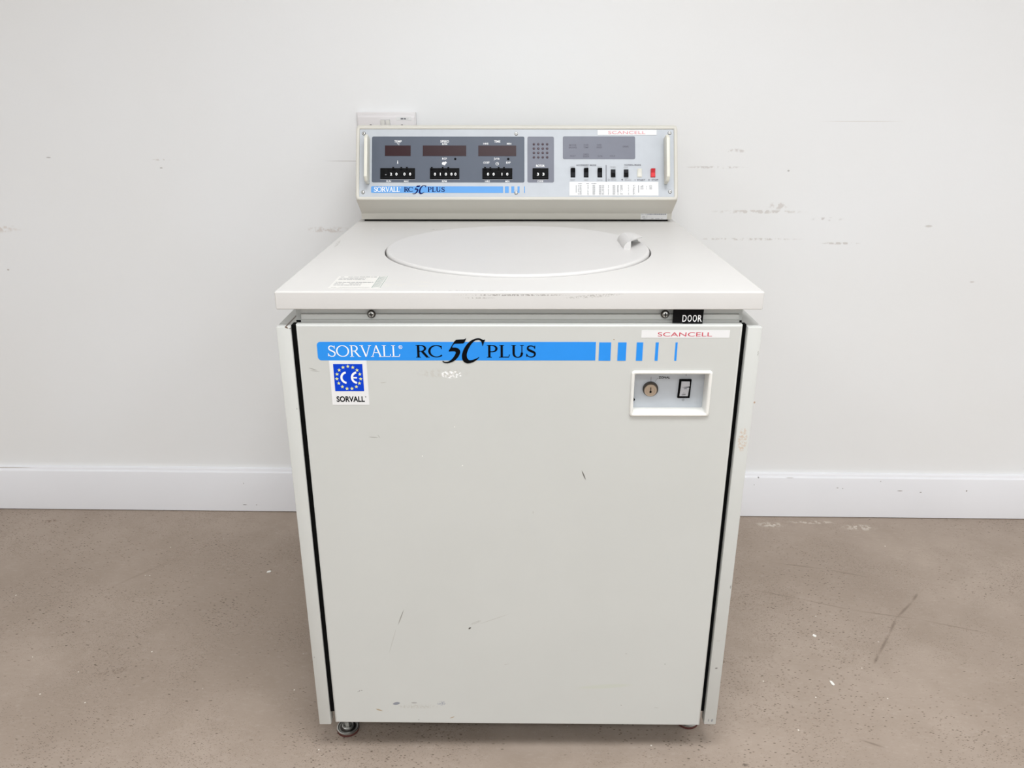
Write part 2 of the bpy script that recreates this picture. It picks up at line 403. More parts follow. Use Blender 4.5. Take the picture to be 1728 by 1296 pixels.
CR = S(118, 104, 92)
def crack(col, pts, wd, st=.6, soft=.9):
    for a, b_ in zip(pts, pts[1:]):
        a = fl(*a); b_ = fl(*b_); dx, dy = b_[0]-a[0], b_[1]-a[1]
        col = t.spot(col, ((a[0]+b_[0])/2, (a[1]+b_[1])/2), (math.hypot(dx, dy)/2*1.3, wd), math.atan2(dy, dx), CR, st, 'xy', soft=soft)
    return col
col = crack(col, [(.69, .631), (.805, .604), (.912, .564)], .0035)
col = crack(col, [(.60, .51), (.70, .475), (.81, .430), (.951, .396), (1.10, .34)], .0035, .5)
col = crack(col, [(1.00, .50), (.970, .465), (.90, .40), (.857, .342), (.80, .27), (.779, .243)], .005, .75)
col = crack(col, [(.66, .03), (.70, .01)], .004, .7)
col = crack(col, [(-1.02, .52), (-.90, .66)], .006, .25)
for (x, y, sx, sy) in ((.735, .8275, .05, .02), (.985, .811, .06, .022), (.86, .84, .09, .012), (1.35, .56, .03, .02), (.60, .80, .03, .015)):
    col = t.spot(col, fl(x, y), (sx, sy), 0, S(214, 205, 194), .75, 'xy', noisy=75, soft=.8)
for (x, y, sx, sy, c_) in ((-1.35, .845, .03, .012, S(96, 72, 58)), (.42, -.03, .010, .006, S(70, 58, 48)), (.98, .10, .012, .006, S(120, 106, 94)), (-.86, .22, .05, .012, S(120, 105, 92)), (-1.2, .26, .07, .012, S(122, 108, 94))):
    col = t.spot(col, fl(x, y), (sx, sy), .3, c_, .7, 'xy', noisy=110, soft=.7)
t.bump(t.noise(140, 4, .6), .0012, .35)
M['floor'] = t.done(col, .55, 0, .35)

t = NT('white_wall_paint'); WA = S(238, 239, 240)
col = t.mix(t.ramp(t.noise(.9, 3), .3, .7), WA, S(235, 235, 234))
def wl(u): return -.0177+u
for (u, z, sx, sz, c_, st, nz) in ((.668, .3542, .0042, .0042, (206, 180, 160), 1, 0), (-.42, 1.003, .075, .0014, (178, 174, 170), .6, 0),
    (-1.19, 1.01, .008, .002, (150, 145, 140), .6, 0), (-.905, .985, .005, .002, (140, 134, 128), .6, 0), (-.90, 1.005, .03, .003, (205, 200, 196), .6, 90),
    (.55, 1.03, .035, .006, (196, 190, 186), .6, 60), (.50, .990, .09, .004, (196, 190, 186), .6, 80), (.685, .982, .004, .003, (150, 144, 140), .6, 0),
    (.62, .88, .14, .006, (198, 192, 186), .6, 70), (.80, .862, .05, .006, (190, 184, 180), .6, 60), (.60, .81, .16, .004, (190, 184, 178), .6, 90),
    (.84, .80, .06, .004, (190, 184, 178), .6, 90), (1.06, .845, .012, .004, (190, 184, 178), .6, 0), (-1.40, .83, .12, .015, (214, 204, 196), .7, 50),
    (.67, .895, .03, .012, (206, 200, 196), .7, 70), (-.49, .83, .07, .010, (210, 203, 198), .7, 60), (-.36, .80, .05, .006, (206, 190, 180), .7, 70),
    (-1.36, .72, .004, .003, (170, 160, 150), .7, 0), (.85, 1.10, .12, .0015, (215, 211, 206), .6, 0), (1.2, .70, .008, .003, (200, 195, 190), .6, 0)):
    col = t.spot(col, (wl(u), z), (sx, sz), 0, S(*c_), st, 'xz', noisy=nz, soft=.6)
t.bump(t.noise(260, 3, .6), .0006, .18)
M['wall'] = t.done(col, .6, 0, .25)
M['ceil'] = plain('ceiling_paint', (238, 237, 234), .8)
t = NT('skirting_gloss_white'); col = t.mix(t.ramp(t.noise(2, 2), .3, .7), S(234, 234, 237), S(230, 230, 233))
for (u, z, sx, sz, c_) in ((.70, .128, .003, .0025, (110, 104, 98)), (.69, .105, .002, .0015, (130, 124, 118)), (.93, .098, .004, .0015, (150, 140, 130)), (.945, .096, .002, .002, (100, 92, 84)),
    (1.05, .12, .002, .002, (140, 130, 120)), (1.11, .090, .010, .0018, (130, 120, 110)), (1.17, .086, .004, .002, (110, 100, 92)), (1.30, .092, .003, .003, (120, 110, 100)),
    (.79, .128, .015, .0015, (190, 186, 184)), (-.80, .023, .008, .0012, (80, 62, 48)), (-.765, .023, .003, .001, (90, 72, 58)), (-.795, .094, .001, .003, (110, 100, 92)),
    (-1.49, .135, .10, .0015, (170, 160, 150))):
    col = t.spot(col, (wl(u), z), (sx, sz), 0, S(*c_), .85, 'xz', soft=.6)
M['skirt'] = t.done(col, .3, 0, .45)
RX0, RX1, RY0 = -3.3, 3.6, -4.2
struct(B('floor').box(RX0-.1, RX1+.1, RY0-.1, WALLY+.1, -.1, 0).obj('floor'))
struct(B('wall').box(RX0, RX1, WALLY, WALLY+.1, 0, CEIL).obj('wall_back'))
struct(B('wall').box(RX0-.1, RX0, RY0, WALLY+.1, 0, CEIL).obj('wall_left'))
struct(B('wall').box(RX1, RX1+.1, RY0, WALLY+.1, 0, CEIL).obj('wall_right'))
struct(B('wall').box(RX0-.1, RX1+.1, RY0-.1, RY0, 0, CEIL).obj('wall_front'))
struct(B('ceil').box(RX0-.1, RX1+.1, RY0-.1, WALLY+.1, CEIL, CEIL+.1).obj('ceiling'))
SK = .1376
skp = [(WALLY, .0025), (WALLY-.018, .0025), (WALLY-.018, SK-.012), (WALLY-.0165, SK-.009), (WALLY-.012, SK-.007), (WALLY-.010, SK-.001), (WALLY-.008, SK), (WALLY, SK)]
struct(B('skirt').prism(skp, RX0, RX1, 'x').obj('baseboard_back'))

# ------------------------------------------------------------------ the centrifuge
root = D.objects.new('centrifuge', None); COL.objects.link(root); root.rotation_euler = (0, 0, YAW)
root['label'] = 'large off-white floor-standing laboratory centrifuge with blue stripe and rear control console'
root['category'] = 'centrifuge'
TZ = FLOORZ
# chassis: dark inner box behind the door and panels
b = B('black'); b.box(-.344, .344, .028, .84, .098, .836); b.box(-.3455, -.3382, .0030, .0135, .0950, .8356); b.box(-.3455, -.300, .0132, .028, .095, .8296); b.box(.303, .3455, .0135, .028, .090, .8296); b.box(-.3455, -.3360, .0132, .0190, .82, .8356); b.box(.3360, .3455, .0132, .0190, .82, .8356); b.box(.3382, .3455, .0090, .0136, .090, .8356)
b.obj('chassis', root, label='black inner body seen in the gaps beside the door')
# top rail with a fold line, seen under the overhanging work top
b = B('paint'); b.prism([(.030, .830), (.016, .830), (.016, .8395), (.0195, .8405), (.0195, .8480), (.024, .8490), (.024, .8612), (.030, .8612)], -.3335, .3365)
b.box(-.344, .344, .030, .84, .834, .8612)
b.obj('top_rail', root, smooth=False)
b = B('darksteel'); prof = [(.0064, 0), (.0064, .001), (.0052, .0028), (.0026, .0036), (.0001, .0038)]
b.lathe((0, 0, 0), prof, '-y', 24)
b.mats += ['black', 'steel']; b.lathe((0, -.0012, 0), [(.0050, 0), (.0042, .0021), (.0022, .0028), (.0001, .0029)], '-y', 24, 2); b.box(-.0032, .0032, -.0046, -.0038, -.0007, .0007, m=1); b.box(-.0007, .0007, -.0046, -.0038, -.0032, .0032, m=1)
rs = b.obj('rail_screw', root, (-.2255, .0180, .8490), label='cross-head steel screw half hidden by the work top')
copy(rs, (.2225, .0180, .8490), root, 'cross-head steel screw half hidden by the work top')
# door sign: embossed tape
b = B(['blackp', 'white'])
b.prism([(.2325, .8612), (.2785, .8612), (.2780, .8360), (.2485, .8360), (.2470, .8385), (.2325, .8385)], .0065, .0080, 'y')
for i, ch in enumerate('DOOR'):
    text(b, ch, .2470+.0078*i, .8405, .0110, .00635, width=.0062, m=1, bold=.012)
b.obj('door_sign', root, label='black embossed label reading DOOR in white')
# side panels
def side(sx, mat, lab):
    def mx(p): return [(q[0]*sx, q[1]) for q in p]
    bm_ = B(mat)
    bm_.box(*sorted((.346*sx, .368*sx)), 0, .020, .0665, .8335, .0016, 2)
    bm_.box(*sorted((.3655*sx, .368*sx)), .018, .858, .0665, .8325)
    bm_.prism(mx([(.3675, .0195), (.3370, .0200), (.3370, .858), (.3675, .858)]), .8300, .8335, 'z')
    bm_.box(*sorted((.346*sx, .3475*sx)), .018, .06, .10, .8325)
    return bm_.obj('side_panel', root, label=lab)
side(-1, 'side_l', 'left side panel with a chipped top corner')
side(1, 'side_r', 'right side panel with a brown glue patch and chipped foot')
# lower hinge catch seen in the left gap
b = B('steel'); b.box(-.3465, -.3420, .004, .010, .099, .104, .0008); b.box(-.3430, -.3422, .004, .008, .103, .114); b.obj('catch', root, label='small bent metal catch at the foot of the left gap')
# door
DX, DZ0, DZ1 = .3382, .0675, .8370
HX0, HX1, HZ0, HZ1 = .1770, .2955, .6905, .7615
b = B('door'); rr_ = .0032
tilt = lambda x, z: z - (.0035 * (x/.338) + .0) * (0.83-z)/.76      # the hanging door sags a little to its right
loops = []
for k in range(5):
    a = R(90*k/4); off = rr_*(1-math.sin(a)); yy = rr_*(1-math.cos(a))
    loops.append((off, yy))
hole = rrect(HX0, HX1, HZ0, HZ1, .003, 4)
n4 = [(-DX, DZ0), (DX, DZ0), (DX, DZ1), (-DX, DZ1)]
def inset(d_): return [(-DX+d_, DZ0+d_), (DX-d_, DZ0+d_), (DX-d_, DZ1-d_), (-DX+d_, DZ1-d_)]
bm = fill_holes([inset(rr_), hole], lambda p: (p[0], 0, p[1])); b.addbm(bm)
prev = None
vs = []; fs = []
seq = [(rr_, 0)]+[(rr_*(1-math.sin(R(22.5*k))), rr_*(1-math.cos(R(22.5*k)))) for k in range(1, 5)]+[(0, .013)]
for off, yy in seq: vs += [(p[0], yy, p[1]) for p in inset(off)]
for j in range(len(seq)-1):
    for i in range(4): fs.append((j*4+i, j*4+(i+1) % 4, (j+1)*4+(i+1) % 4, (j+1)*4+i))
fs.append(tuple((len(seq)-1)*4+i for i in range(4)))
b.add(vs, [f for f in fs[:-1]])
b.add([(p[0], .013, p[1]) for p in inset(0)], [])
bm = fill_holes([inset(0), hole], lambda p: (p[0], .013, p[1])); b.addbm(bm)
b.v = [(x, y, tilt(x, z) if z < .5 else z) for x, y, z in b.v]
nh = len(hole); b.add([(p[0], 0, p[1]) for p in hole]+[(p[0], .013, p[1]) for p in hole], [(i, (i+1) % nh, nh+(i+1) % nh, nh+i) for i in range(nh)])
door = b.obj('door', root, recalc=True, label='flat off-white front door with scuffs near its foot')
# blue stripe on the door
b = B(['blue']); FY = -.0003
b.rect(-.3085, .1168, .7805, .8101, FY, .0055, corners=(0, 0, 1, 1)); b.obj('stripe', door, label='long blue stripe')
for x0, x1 in ((.1218, .1400), (.1505, .1635), (.1790, .1888), (.2078, .2125), (.2380, .2413)):
    B('blue').rect(x0, x1, .7800, .8095, FY).obj('stripe_block', door)
b = B('white'); roman(b, 'SORVALL', -.2925, -.1830, .7862, .0188, -.0005, .0021, .0011)
ring(b, -.1812, .8020, .0022, .0029, -.0005); text(b, 'R', -.1812, .8003, .0034, -.0005, align='c')
b.obj('lettering', door, label='white serif lettering SORVALL', recalc=False)
b = B('ink'); roman(b, 'RC', -.1575, -.1180, .7853, .0200, -.0005, .0036, .0014)
b.obj('lettering', door, label='black serif lettering RC', recalc=False)
b = B('ink'); five_c(b, -.1178, -.0515, .7755, .8168, -.0006)
b.obj('lettering', door, label='large black italic lettering 5C', recalc=False)
b = B('ink'); roman(b, 'PLUS', -.0490, .0248, .7853, .0200, -.0005, .0036, .0014)
b.obj('lettering', door, label='black serif lettering PLUS', recalc=False)
# CE sticker
b = B(['paper', 'ce', 'star', 'white', 'ink'])
b.rect(-.2922, -.2345, .7069, .7803, -.0003, 0, 0)
b.rect(-.2862, -.2412, .7298, .7747, -.0005, 0, 1, 0)
cx, cz = -.2637, .7523
for i in range(15):
    a = R(90+24*i); px, pz = cx+.0185*math.cos(a), cz+.0185*math.sin(a)
    pts = [(px+(.0031 if j % 2 == 0 else .0013)*math.cos(R(90+36*j)), pz+(.0031 if j % 2 == 0 else .0013)*math.sin(R(90+36*j))) for j in range(10)]
    b.flat(pts, -.0006, 2, 0)
ring(b, cx-.0025, cz, .0070, .0103, -.0006, 100, 260, 24, 3)
ring(b, cx+.0137, cz, .0070, .0103, -.0006, 100, 260, 24, 3)
b.rect(cx+.0060, cx+.0128, cz-.0012, cz+.0012, -.0006, 0, 3, 0)
text(b, 'SORVALL', -.2852, .7123, .0092, -.0005, width=.0440, m=4, bold=.03)
ring(b, -.2395, .7205, .0006, .0010, -.0005, m=4)
b.obj('ce_sticker', door, label='white sticker with CE mark in a ring of stars on blue', recalc=False)
b = B(['paper', 'redink']); b.rect(.1852, .3190, .8169, .8288, -.0003, .0004, 0)
text(b, 'SCANCELL', .2100, .8192, .0068, -.0005, width=.0825, m=1)
b.obj('name_sticker', door, label='white strip sticker reading SCANCELL in red', recalc=False)
# bezel around the recess
def frame_ring(b, ox, oz, ix, iz, y0, y1, ro, ri, bev, m=None):
    """moulded frame: outer and inner rounded rects, face at y0 (rounded), back at y1"""
    n_ = 6; st = [(0, y1)]+[(0, y0+bev)]+[(bev*(1-math.cos(R(30*k))), y0+bev*(1-math.sin(R(30*k)))) for k in range(1, 4)]
    vs = []
    for d_, y_ in st: vs += [(p[0], y_, p[1]) for p in rrect(ox[0]+d_, ox[1]-d_, oz[0]+d_, oz[1]-d_, ro, n_)]
    for d_, y_ in st[::-1]: vs += [(p[0], y_, p[1]) for p in rrect(ix[0]-d_, ix[1]+d_, iz[0]-d_, iz[1]+d_, ri, n_)]
    L = len(rrect(0, 1, 0, 1, .1, n_)); K = 2*len(st); fs = []
    for j in range(K-1):
        for i in range(L): fs.append((j*L+i, j*L+(i+1) % L, (j+1)*L+(i+1) % L, (j+1)*L+i))
    b.add(vs, fs, m)
b = B('bezel'); frame_ring(b, (.1735, .2990), (.6878, .7637), (.1790, .2930), (.6935, .7585), -.0035, .0230, .0045, .0020, .0026)
bz = b.obj('recess_bezel', door, label='raised white plastic frame around the switch recess')
b = B('plate'); b.box(.1700, .3000, .0225, .0250, .6800, .7700)
rp = b.obj('switch_plate', root, label='pale blue-grey plate recessed behind the door opening')
b = B(['darksteel', 'nickel', 'black']); lx, lz = .2085, .7258
b.lathe((lx, .0225, lz), [(.0121, 0), (.0121, .004), (.0114, .005)], '-y', 40, 0)
b.lathe((lx-.0004, .0180, lz-.0012), [(.0100, 0), (.0100, .0012), (.0094, .0018), (.0068, .0018), (.0064, .0013), (.0001, .0013)], '-y', 40, 1)
b.box(lx-.0009, lx+.0003, .0162, .0168, lz-.0035, lz+.0040, m=2); b.box(lx-.0018, lx+.0012, .0162, .0168, lz-.0052, lz-.0022, m=2)
b.obj('key_lock', rp, label='round metal key lock')
b = B(['black', 'mech', 'ink'])
b.prism([(.2522, .7110), (.2715, .7110), (.2722, .7420), (.2535, .7420)], .0190, .0225, 'y', m=0)
b.prism([(.2548, .7142), (.2682, .7142), (.2695, .7290), (.2557, .7290)], .0182, .0200, 'y', .0005, m=1)
b.prism([(.2557, .7290), (.2698, .7310), (.2695, .7392), (.2562, .7395)], .0175, .0200, 'y', .0005, m=1)
text(b, 'ON', .2630, .7264, .0020, .0180, width=.0045, align='c', m=2, bold=.02)
text(b, 'OFF', .2614, .7160, .0024, .0180, width=.0062, align='c', m=2, bold=.02)
b.box(.2609, .2619, .0179, .0181, .7197, .7204, m=2)
b.obj('power_rocker', rp, label='silver rocker switch in a black frame marked OFF')
b = B(['ink', 'black'])
text(b, 'NORMAL', .2103, .7512, .0035, .0223, width=.0235, align='c', bold=.01); text(b, 'ZONAL', .2205, .7430, .0034, .0223, width=.0180, bold=.03)
b.box(.2086, .2089, .0222, .0225, .7382, .7455); b.ribbon([(.2150, .7375), (.2197, .7438)], lambda d, u: .0003, .0223)
b.box(.2633, .2638, .0222, .0225, .7470, .7530); ring(b, .2620, .7065, .0014, .0018, .0223)
b.obj('lettering', rp, label='black print reading NORMAL and ZONAL', kind='stuff', recalc=False)
b = B('black'); b.prism([(.1790, .7030), (.1850, .7075), (.1822, .7120), (.1812, .7300), (.1790, .7400)], .0190, .0225, 'y'); b.obj('lever_edge', rp, label='black edge of a lever at the left of the recess')
# work top with its round opening
b = B('top'); X1, Y0, Y1 = .365, -.0012, .866; cR, cY = .2497, .3379; rb = .0030
circ = [(cR*math.cos(2*PI*i/128), cY+cR*math.sin(2*PI*i/128)) for i in range(128)]
def rl(d_): return rrect(-X1+d_, X1-d_, Y0+d_, Y1-d_, .0025, 4)
bm = fill_holes([rl(rb), circ], lambda p: (p[0], p[1], TZ)); b.addbm(bm)
seq = [(rb*(1-math.sin(R(18*k))), -rb*(1-math.cos(R(18*k)))) for k in range(0, 6)]+[(0, -.0266), (.0010, -.0276), (.016, -.0276), (.016, -.0010)]
vs = []; L = len(rl(0))
for d_, z_ in seq: vs += [(p[0], p[1], TZ+z_) for p in rl(d_)]
b.add(vs, [(j*L+i, j*L+(i+1) % L, (j+1)*L+(i+1) % L, (j+1)*L+i) for j in range(len(seq)-1) for i in range(L)])
vs = []; hs = [(cR, 0), (cR-.0008, -.0008), (cR-.0008, -.012)]
for r_, z_ in hs: vs += [(r_*math.cos(2*PI*i/128), cY+r_*math.sin(2*PI*i/128), TZ+z_) for i in range(128)]
b.add(vs, [(j*128+i, j*128+(i+1) % 128, (j+1)*128+(i+1) % 128, (j+1)*128+i) for j in range(2) for i in range(128)])
wt = b.obj('work_top', root, label='flat off-white work top overhanging the door')
B('black').cyl((0, cY, TZ-.016), .256, .004, n=64).obj('well_disc', root)  # black disc closing the well below the lid gap
# faint pressed ridge ring around the opening
b = B(['paper2', 'fadeink', 'greenink'], Matrix(((1, 0, 0, 0), (0, 0, 1, 0), (0, -1, 0, TZ), (0, 0, 0, 1))))
sx0, sx1, sy0, sy1 = -.2890, -.2090, .0190, .1005
b.rect(sx0, sx1, sy0, sy1, -.0002, .001, 0, .0002)
for k, zz in enumerate((.0935, .0820, .0740, .0560, .0455, .0370, .0225)):
    dashes(b, sx0+.004, sx1-(.018 if k not in (1, 2, 4, 5) else .034), zz, .0030 if k != 6 else .0012, -.0004, 1, 40+k, .9)
for xx in (-.2235, -.2110): b.rect(xx, xx+.0007, sy0+.001, sy1-.001, -.0004, 0, 2, 0)
for k in range(11): b.ribbon([(-.2220, .024+.0068*k), (-.2165, .0285+.0068*k), (-.2125, .0255+.0068*k)], lambda d, u: .0012, -.0004, 2)
b.obj('service_sticker', root, label='pale service sticker with a green edge strip', recalc=False)
# lid
b = B('lid'); r0 = .2462
prof = [(r0-.002, -.008), (r0, -.006), (r0, .0005), (r0-.0006, .0025), (r0-.0022, .0042), (r0-.0045, .0048), (r0-.0075, .0044), (r0-.0095, .0040), (.0001, .0040)]
b.lathe((0, cY, TZ), prof, 'z', 128, cap=False)
lid = b.obj('lid', root, label='round flat chamber lid set into the work top')
# lid finger grip: a rounded ramp with an undercut lip
b = B('lid'); gx, gy0, gy1, gz = .1965, .3125, .4050, TZ+.0040
H_ = .0165
arc = [(gx+.0215*(1-math.cos(R(90*i/8))), gz+H_*math.sin(R(90*i/8))) for i in range(9)]
solid = [p for p in arc if p[0] <= gx+.0135]+[(gx+.0135, gz+.0150), (gx+.0135, gz)]
b.prism(solid, gy0, gy1, 'y')
vs = []; fs = []
rows = 9
for j in range(rows):
    v_ = j/(rows-1); yy = gy0+(gy1-gy0)*v_
    reach = .0120+.030*min(1, v_*1.6)
    for i in range(7):
        u_ = i/6; xx = gx+.0125+(reach-.0125)*u_+.001
        zz = gz+.0150+.0018*math.sin(PI*min(u_*1.2, 1)*.5)-.006*u_*u_*v_
        vs.append((xx, yy, zz))
m_ = len(vs)
vs += [(x, y, z-.0022) for x, y, z in vs]
for j in range(rows-1):
    for i in range(6):
        a_ = j*7+i; fs.append((a_, a_+1, a_+8, a_+7)); fs.append((m_+a_, m_+a_+7, m_+a_+8, m_+a_+1))
for j in range(rows-1):
    a_ = j*7+6; fs.append((a_, m_+a_, m_+a_+7, a_+7)); a_ = j*7; fs.append((a_, a_+7, m_+a_+7, m_+a_))
for i in range(6):
    fs.append((i, m_+i, m_+i+1, i+1)); a_ = (rows-1)*7+i; fs.append((a_, a_+1, m_+a_+1, m_+a_))
b.add(vs, fs)
b.prism([(gx+.0125, gz), (gx+.0125, gz+.0150), (gx+.034, gz+.012), (gx+.040, gz)], gy1-.018, gy1, 'y')
b.obj('finger_grip', lid, label='small curved finger grip near the right of the lid')
# feet
def foot(x, y, lab=None):
    b = B(['rubber', 'steel', 'darksteel'])
    b.lathe((0, 0, 0), [(.0195, 0), (.0215, .002), (.0205, .0055)], 'z', 36, 0)
    b.lathe((0, 0, .0055), [(.0205, 0), (.0212, .0012), (.0212, .0030), (.0196, .0038), (.0175, .0034), (.0172, .0026)], 'z', 36, 1)
    b.lathe((0, 0, .0078), [(.0172, 0), (.0110, .0010)], 'z', 36, 2)
    b.lathe((0, 0, .0085), [(.0110, 0), (.0110, .0030), (.0098, .0038), (.0090, .0030)], 'z', 32, 1)
    b.lathe((0, 0, .0100), [(.0090, 0), (.0060, .002)], 'z', 32, 2)
    b.lathe((0, 0, .0115), [(.0062, 0), (.0062, .007), (.0055, .0075)], 'z', 6, 1)
    b.lathe((0, 0, .0185), [(.0036, 0), (.0036, .082)], 'z', 16, 1)
    return b.obj('levelling_foot', root, (x, y, 0), label=lab)
f0 = foot(-.3300, .0560, 'round steel levelling foot on a brown rubber pad')
for x_, y_ in ((.3355, .0760), (-.325, .78), (.325, .78)): copy(f0, (x_, y_, 0), root, 'round steel levelling foot on a brown rubber pad')

# ------------------------------------------------------------------ control console
FM = Matrix(((1, 0, 0, 0), (0, .9224, .3863, .6190), (0, -.3863, .9224, .9442), (0, 0, 0, 1)))   # local x right, y inwards, z up the sloping face
def CU(px, py=0): return ((px-872.2)*.0013085)      # the panel artwork's grid, 1.31 mm wide
def CV(py): return (337-py)*.0013265
def fp(u, n, v): return FM @ Vector((u, n, v))
b = B('console')
q0 = fp(0, .004, .001); q1 = fp(0, .004, .1645); e0 = fp(0, 0, 0); 
prof = [(.6730, .8925), (.6730, .9072), (e0.y+.002, e0.z-.0005), (q0.y, q0.z+.001), (q1.y, q1.z), (.700, 1.0975), (.842, 1.0850), (.842, .8925)]
b.prism(prof, -.3555, .3555, 'x', .0022, 2)
b.M = FM
frame_ring(b, (-.3560, .3560), (-.0006, .1660), (-.3482, .3476), (.0070, .1582), 0, .0105, .0085, .0010, .0030)
con = b.obj('control_console', root, label='raised control console at the back with a sloping pale blue face')
B('black').box(-.3500, .3480, .6790, .836, TZ, .8930).obj('console_shadow_gap', root, label='thin black filler for the shadow line under the console')  # black box put in as the shadow line below the console
FYc = .0028
def cb(mats): return B(mats, FM)
cb('plate').box(-.3484, .3478, FYc, .006, .0066, .1586).obj('faceplate', con, label='pale blue-grey face plate')
def scr(px, py):
    b = cb(['steel', 'dark', 'darksteel']); u, v = CU(px), CV(py)
    b.lathe((u, FYc, v), [(.0041, 0), (.0041, .0003)], '-y', 20, 2)
    b.lathe((u, FYc, v), [(.0034, 0), (.0034, .0008), (.0026, .0020), (.0001, .0024)], '-y', 20, 0)
    b.box(u-.0014, u+.0014, FYc-.0028, FYc-.0022, v-.0004, v+.0004, m=1); b.box(u-.0004, u+.0004, FYc-.0028, FYc-.0022, v-.0014, v+.0014, m=1)
    b.obj('screw', con)
for p in ((613, 225), (871, 225.3), (1131, 224), (612.3, 324), (871, 325), (1131, 323)): scr(*p)
for s_ in (-1, 1):
    b = cb('handle'); hw = .0036; uc = .3290*s_
    pr = [(FYc, .0350), (FYc-.024, .0350), (FYc-.033, .0430), (FYc-.033, .1290), (FYc-.024, .1380), (FYc, .1380)]
    b.prism(pr, uc-hw, uc+hw, 'x', .0012, 2)
    b.obj('grab_handle', con, label='upright ivory grab handle with chamfered ends')
P1 = FYc-.0004; P2 = FYc-.0006; P3 = FYc-.0008
cb('slate').rect(CU(627), CU(885), CV(307.5), CV(230), P1, .0035).obj('display_panel', con, label='dark slate overlay with three displays')
cb('slate2').rect(CU(890), CU(935), CV(307.5), CV(230), P1, .0035).obj('rotor_panel', con, label='narrow slate overlay with a grid of indicator dots')
cb('slate2').rect(CU(950), CU(1072.5), CV(268), CV(229.5), P1, .0035).obj('warning_panel', con, label='wide slate overlay with faint warning legends')
for x0, x1, in ((649, 692.5), (713, 786.5), (807, 871)):
    b = cb(['reddisp']); b.box(CU(x0), CU(x1), P2-.0003, P1, CV(263), CV(245.2)); b.obj('display_window', con, label='unlit dark red display window')
def thumb(x0, x1, digits, tabs, y0=283.7, y1=302):
    b = cb(['blackp', 'white', 'greyp', 'fadeink'])
    b.box(CU(x0), CU(x1), P1-.0022, P1, CV(y1), CV(y0), .0005, m=0)
    b.box(CU(x0+1.5), CU(x1-1.5), P1-.0026, P1-.0020, CV(y1-2.6), CV(y1-2.2), m=2)
    for tx in tabs:
        b.box(CU(tx-1.4), CU(tx+1.4), P1-.0042, P1-.001, CV(y0+3), CV(y0-1.4), .0004, m=0)
    for dx, ch in digits:
        b.box(CU(dx-2.6), CU(dx+2.6), P1-.0027, P1-.0021, CV(298.6), CV(287), .0002, m=0)
        b.box(CU(dx-2.6), CU(dx+2.6), P1-.0029, P1-.0021, CV(300.2), CV(299.4), m=2)
        text(b, ch, CU(dx), CV(296.3 if ch != '-' else 296.6), .0060, P1-.0031, align='c', width=.0044 if ch not in '1-' else (.0018 if ch == '1' else .0032), m=1 if ch != '-' else 3, bold=.03)
    b.box(CU(x0-.4), CU(x1+.6), P1-.0006, P1, CV(y1+.9), CV(y1+.1), m=3)
    b.obj('thumbwheel_switch', con, label='black thumbwheel switch block showing small white digits')
thumb(641.5, 700, ((651, '-'), (660, '2'), (669, '0'), (682.5, '0'), (692, '0')), (663.5, 677, 686.5))
thumb(725.5, 775, ((734, '0'), (743, '1'), (752.5, '0'), (761.8, '0'), (768.5, '0')), (728.5, 747, 756.5))
thumb(814, 864.5, ((823.5, '0'), (833, '0'), (847, '1'), (856, '0')), (818.5, 827.5, 841.5, 850.5))
thumb(898.7, 925.5, ((907.8, '3'), (917, '3')), ())
b = cb(['led', 'ledc']); b.lathe((0, 0, 0), [(.0026, 0), (.0026, .0005), (.0014, .0009)], '-y', 16, 0)
b.lathe((0, -.0009, 0), [(.0011, 0), (.0008, .0003)], '-y', 10, 1)
b.v = [tuple(Vector(p)-FM.translation) for p in b.v]
l0 = None
for r_ in range(4):
    for c_ in range(4):
        u = CU(901+7.5*c_); v = CV(243+7.35*r_); L0 = fp(u, P1, v)
        if l0 is None: l0 = b.obj('indicator_light', con, L0, label='small round unlit dark red indicator')
        else: copy(l0, L0, con)
for px in (768, 857.6):
    cb('ink').cyl((CU(px), P1, CV(268)), .0026, .0006, '-y', 20).obj('indicator_light', con, label='small round black indicator dot')
def rocker(px, mats, dn, y0, y1, lab):
    b = cb(mats+['black']); u = CU(px); v0, v1 = CV(y1), CV(y0); hw = .0052
    b.box(u-hw, u+hw, FYc-.0010, FYc, v0, v1, .0004, m=0)
    vm = (v0+v1)/2; pr = [(FYc, v0+.0007), (FYc-(.0075 if dn else .0025), v0+.0009), (FYc-.0040, vm), (FYc-(.0025 if dn else .0080), v1-.0009), (FYc, v1-.0007)]
    n0 = len(b.f)
    b.prism(pr, u-hw+.0008, u+hw-.0008, 'x', .0003, 1, m=0)
    for k in range(n0, len(b.f)):
        zc = sum((FM.inverted() @ Vector(b.v[i])).z for i in b.f[k])/len(b.f[k])
        b.mi[k] = 1 if (zc < vm) else 0
    b.obj('rocker_switch', con, label=lab)
for px in (967, 989.3, 1012.5): rocker(px, ['blackp', 'greyp'], False, 283.7, 298.8, 'black rocker switch pressed at its top')
for px in (1035, 1057): rocker(px, ['greyp', 'blackp'], True, 285.3, 298.4, 'black rocker switch pressed at its lower half')
rocker(1079.6, ['whitep', 'whitep'], False, 285, 298.6, 'ivory START rocker switch')
rocker(1102.2, ['red', 'red2'], False, 284.5, 298.8, 'bright red STOP rocker switch')
